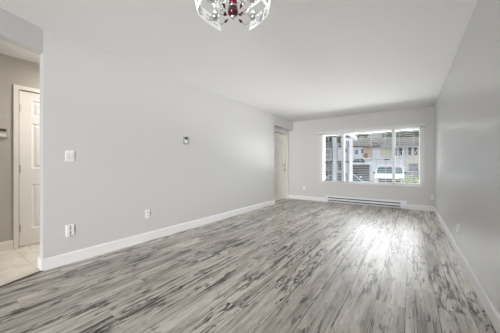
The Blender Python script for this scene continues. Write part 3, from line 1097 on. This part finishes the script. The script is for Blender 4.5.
# neighbour's grey house with porch on the left of the view
B5 = 15.0
t6 = thing('house', 'grey house with porch posts and white gable on the left of the view outside', 'house', Ep(0, B5, 0), YAW)
pa0, pa1 = UA(312, B5), UA(341.0, B5)
MB().box(pa0 - 4, UA(338, B5), 0, 6, GZ, VZ(127, B5)).build('wall', SID_G, t6)
MB().box(pa0 - 4, UA(337.5, B5), -2.9, 0, VZ(163.0, B5), VZ(161.6, B5)).build('deck', DKWOOD, t6)
rl = MB()
rl.box(pa0 - 4, UA(340, 12.2), -2.9, -2.84, VZ(160.4, 12.2), VZ(159.8, 12.2))
for k in range(34):
    a = pa0 - 2.4 + k * 0.13
    if a < UA(340, 12.2):
        rl.box(a, a + 0.03, -2.89, -2.85, VZ(163, B5), VZ(160, 12.2))
rl.build('railing', EGREY, t6)
house_window(t6, UA(324, B5), UA(330, B5), VZ(159.5, B5), VZ(149.5, B5), 0, WINLT)
MB().box(UA(332, 12.2), UA(335.6, 12.2), -2.95, -2.75, GZ, VZ(133, 12.2)).build('post', EGREY, t6)
MB().box(pa0 - 4, UA(342.5, 12.2), -3.0, 0.0, VZ(137.5, 12.2), VZ(136, 12.2)).build('porch_beam', DKWOOD, t6)
MB().box(UA(348.1, 12.2), UA(351.5, 12.2), -2.95, -2.75, GZ, VZ(140, 12.2)).build('post', EWHITE, t6)
zc = VZ(140.2, 12.2)
MB().prism([(UA(354.5, 12.2), zc - 0.06), (UA(354.5, 12.2), zc + 0.14), (UA(340, 12.2), zc + 0.72), (UA(340, 12.2), zc + 0.5)], -3.1, -2.9, 'Y').build('gable_fascia', EWHITE, t6)
MB().prism([(UA(354.5, 12.2), zc + 0.08), (UA(354.5, 12.2), zc + 0.14), (UA(330, 12.2), zc + 1.12), (UA(330, 12.2), zc + 1.04)], -2.9, 6.0, 'Y').build('porch_roof', ROOFM, t6)
MB().box(UA(340, 12.2), UA(351.5, 12.2), -2.92, -2.78, zc - 0.05, zc + 0.1).build('tie_beam', EWHITE, t6)
MB().box(UA(344.4, B5), UA(347.6, B5), -0.02, 0.15, GZ, VZ(140, B5)).build('side_screen', EGREY, t6)
MB().box(UA(344.8, B5), UA(346.9, B5), -0.05, 0.0, VZ(152.5, B5), VZ(149, B5)).build('vent', WINDK, t6)

car = thing('car', 'silver-blue car parked by the grey house below the deck', 'car', Ep(UA(331, 12.6), 13.2, GZ), YAW + R(-172))
vehicle(car, 4.3, 1.75, SED_B, SED_C, CARB, (-1.35, 1.35))


# trees and bush
def plant(name, label, cat, a, b, z0, blobs, nleaf, size, m, trunk, group=None, seed=1):
    rnd = random.Random(seed)
    t = thing(name, label, cat, Ep(a, b, z0), YAW, group)
    mb = bmesh.new()
    for (bx, by, bz, br) in blobs:
        for i in range(nleaf):
            d = Vector((rnd.gauss(0, 1), rnd.gauss(0, 1), rnd.gauss(0, 1))).normalized()
            p = Vector((bx, by, bz)) + d * br * (0.55 + 0.5 * rnd.random())
            n = (d + Vector((rnd.uniform(-.8, .8), rnd.uniform(-.8, .8), rnd.uniform(-.8, .8)))).normalized()
            q = n.to_track_quat('Z', 'Y').to_matrix()
            s = size * rnd.uniform(0.6, 1.3)
            vs = [mb.verts.new(p + q @ Vector(c)) for c in ((-s * .5, 0, 0), (0, -s * .3, 0.05 * s), (s * .6, 0, 0), (0, s * .3, 0.05 * s))]
            mb.faces.new(vs)
    k = MB()
    k._join(mb)
    k.build('foliage', m, t, recalc=False)
    tr = MB()
    top = max(bl[2] for bl in blobs)
    tr.tube([(0, 0, 0), (0.05, 0.02, top * 0.4), (0, 0, top * 0.85)], trunk, 8, trunk * 0.4)
    for (bx, by, bz, br) in blobs:
        tr.tube([(0, 0, bz * 0.5), (bx * 0.5, by * 0.5, bz * 0.75), (bx, by, bz)], trunk * 0.4, 6, trunk * 0.12)
    tr.build('trunk' if trunk > 0.05 else 'stem', BARK, t)
    return t


rr = random.Random(5)
for i, (u, b, hgt, wd, lab) in enumerate(((334, 50, 11.5, 3.0, 'leafy green tree behind the grey porch house'),
                                          (346, 65, 15.0, 3.4, 'leafy green tree above the white porch gable'),
                                          (356.5, 48.6, 11.2, 2.4, 'green tree beside the white flat-roofed block, on its left'),
                                          (368, 76, 17.0, 3.8, 'green tree standing behind the white flat-roofed block'),
                                          (385.5, 65, 15.0, 3.4, 'green tree beside the white flat-roofed block, on its right'),
                                          (396, 51.5, 12.0, 2.9, 'green tree behind the right window post, above the townhouse roof'),
                                          (408, 66, 15.0, 3.4, 'green tree above the townhouse roof over its paired upper windows'),
                                          (420, 53, 12.5, 3.0, 'green tree above the far right end of the townhouse roof'))):
    bl = [(rr.uniform(-wd * .6, wd * .6), rr.uniform(-1.5, 1.5), hgt * rr.uniform(0.5, 0.92), wd * rr.uniform(0.38, 0.58)) for _ in range(12)]
    plant('tree', lab, 'tree', UA(u, b), b, GZ2, bl, 360, 0.62, LEAF1, 0.22, 'trees behind the townhouses', i + 3)
bl = [(-0.55, 0, 0.55, 0.5), (0.1, 0.1, 0.72, 0.5), (0.55, -0.1, 0.5, 0.5), (0.2, -0.3, 0.35, 0.45), (-0.2, -0.35, 0.3, 0.4)]
plant('bush', 'yellow-green bush outside the right corner of the window', 'bush', UA(413, 15), 15, GZ, bl, 420, 0.09, LEAF2, 0.03, None, 77)
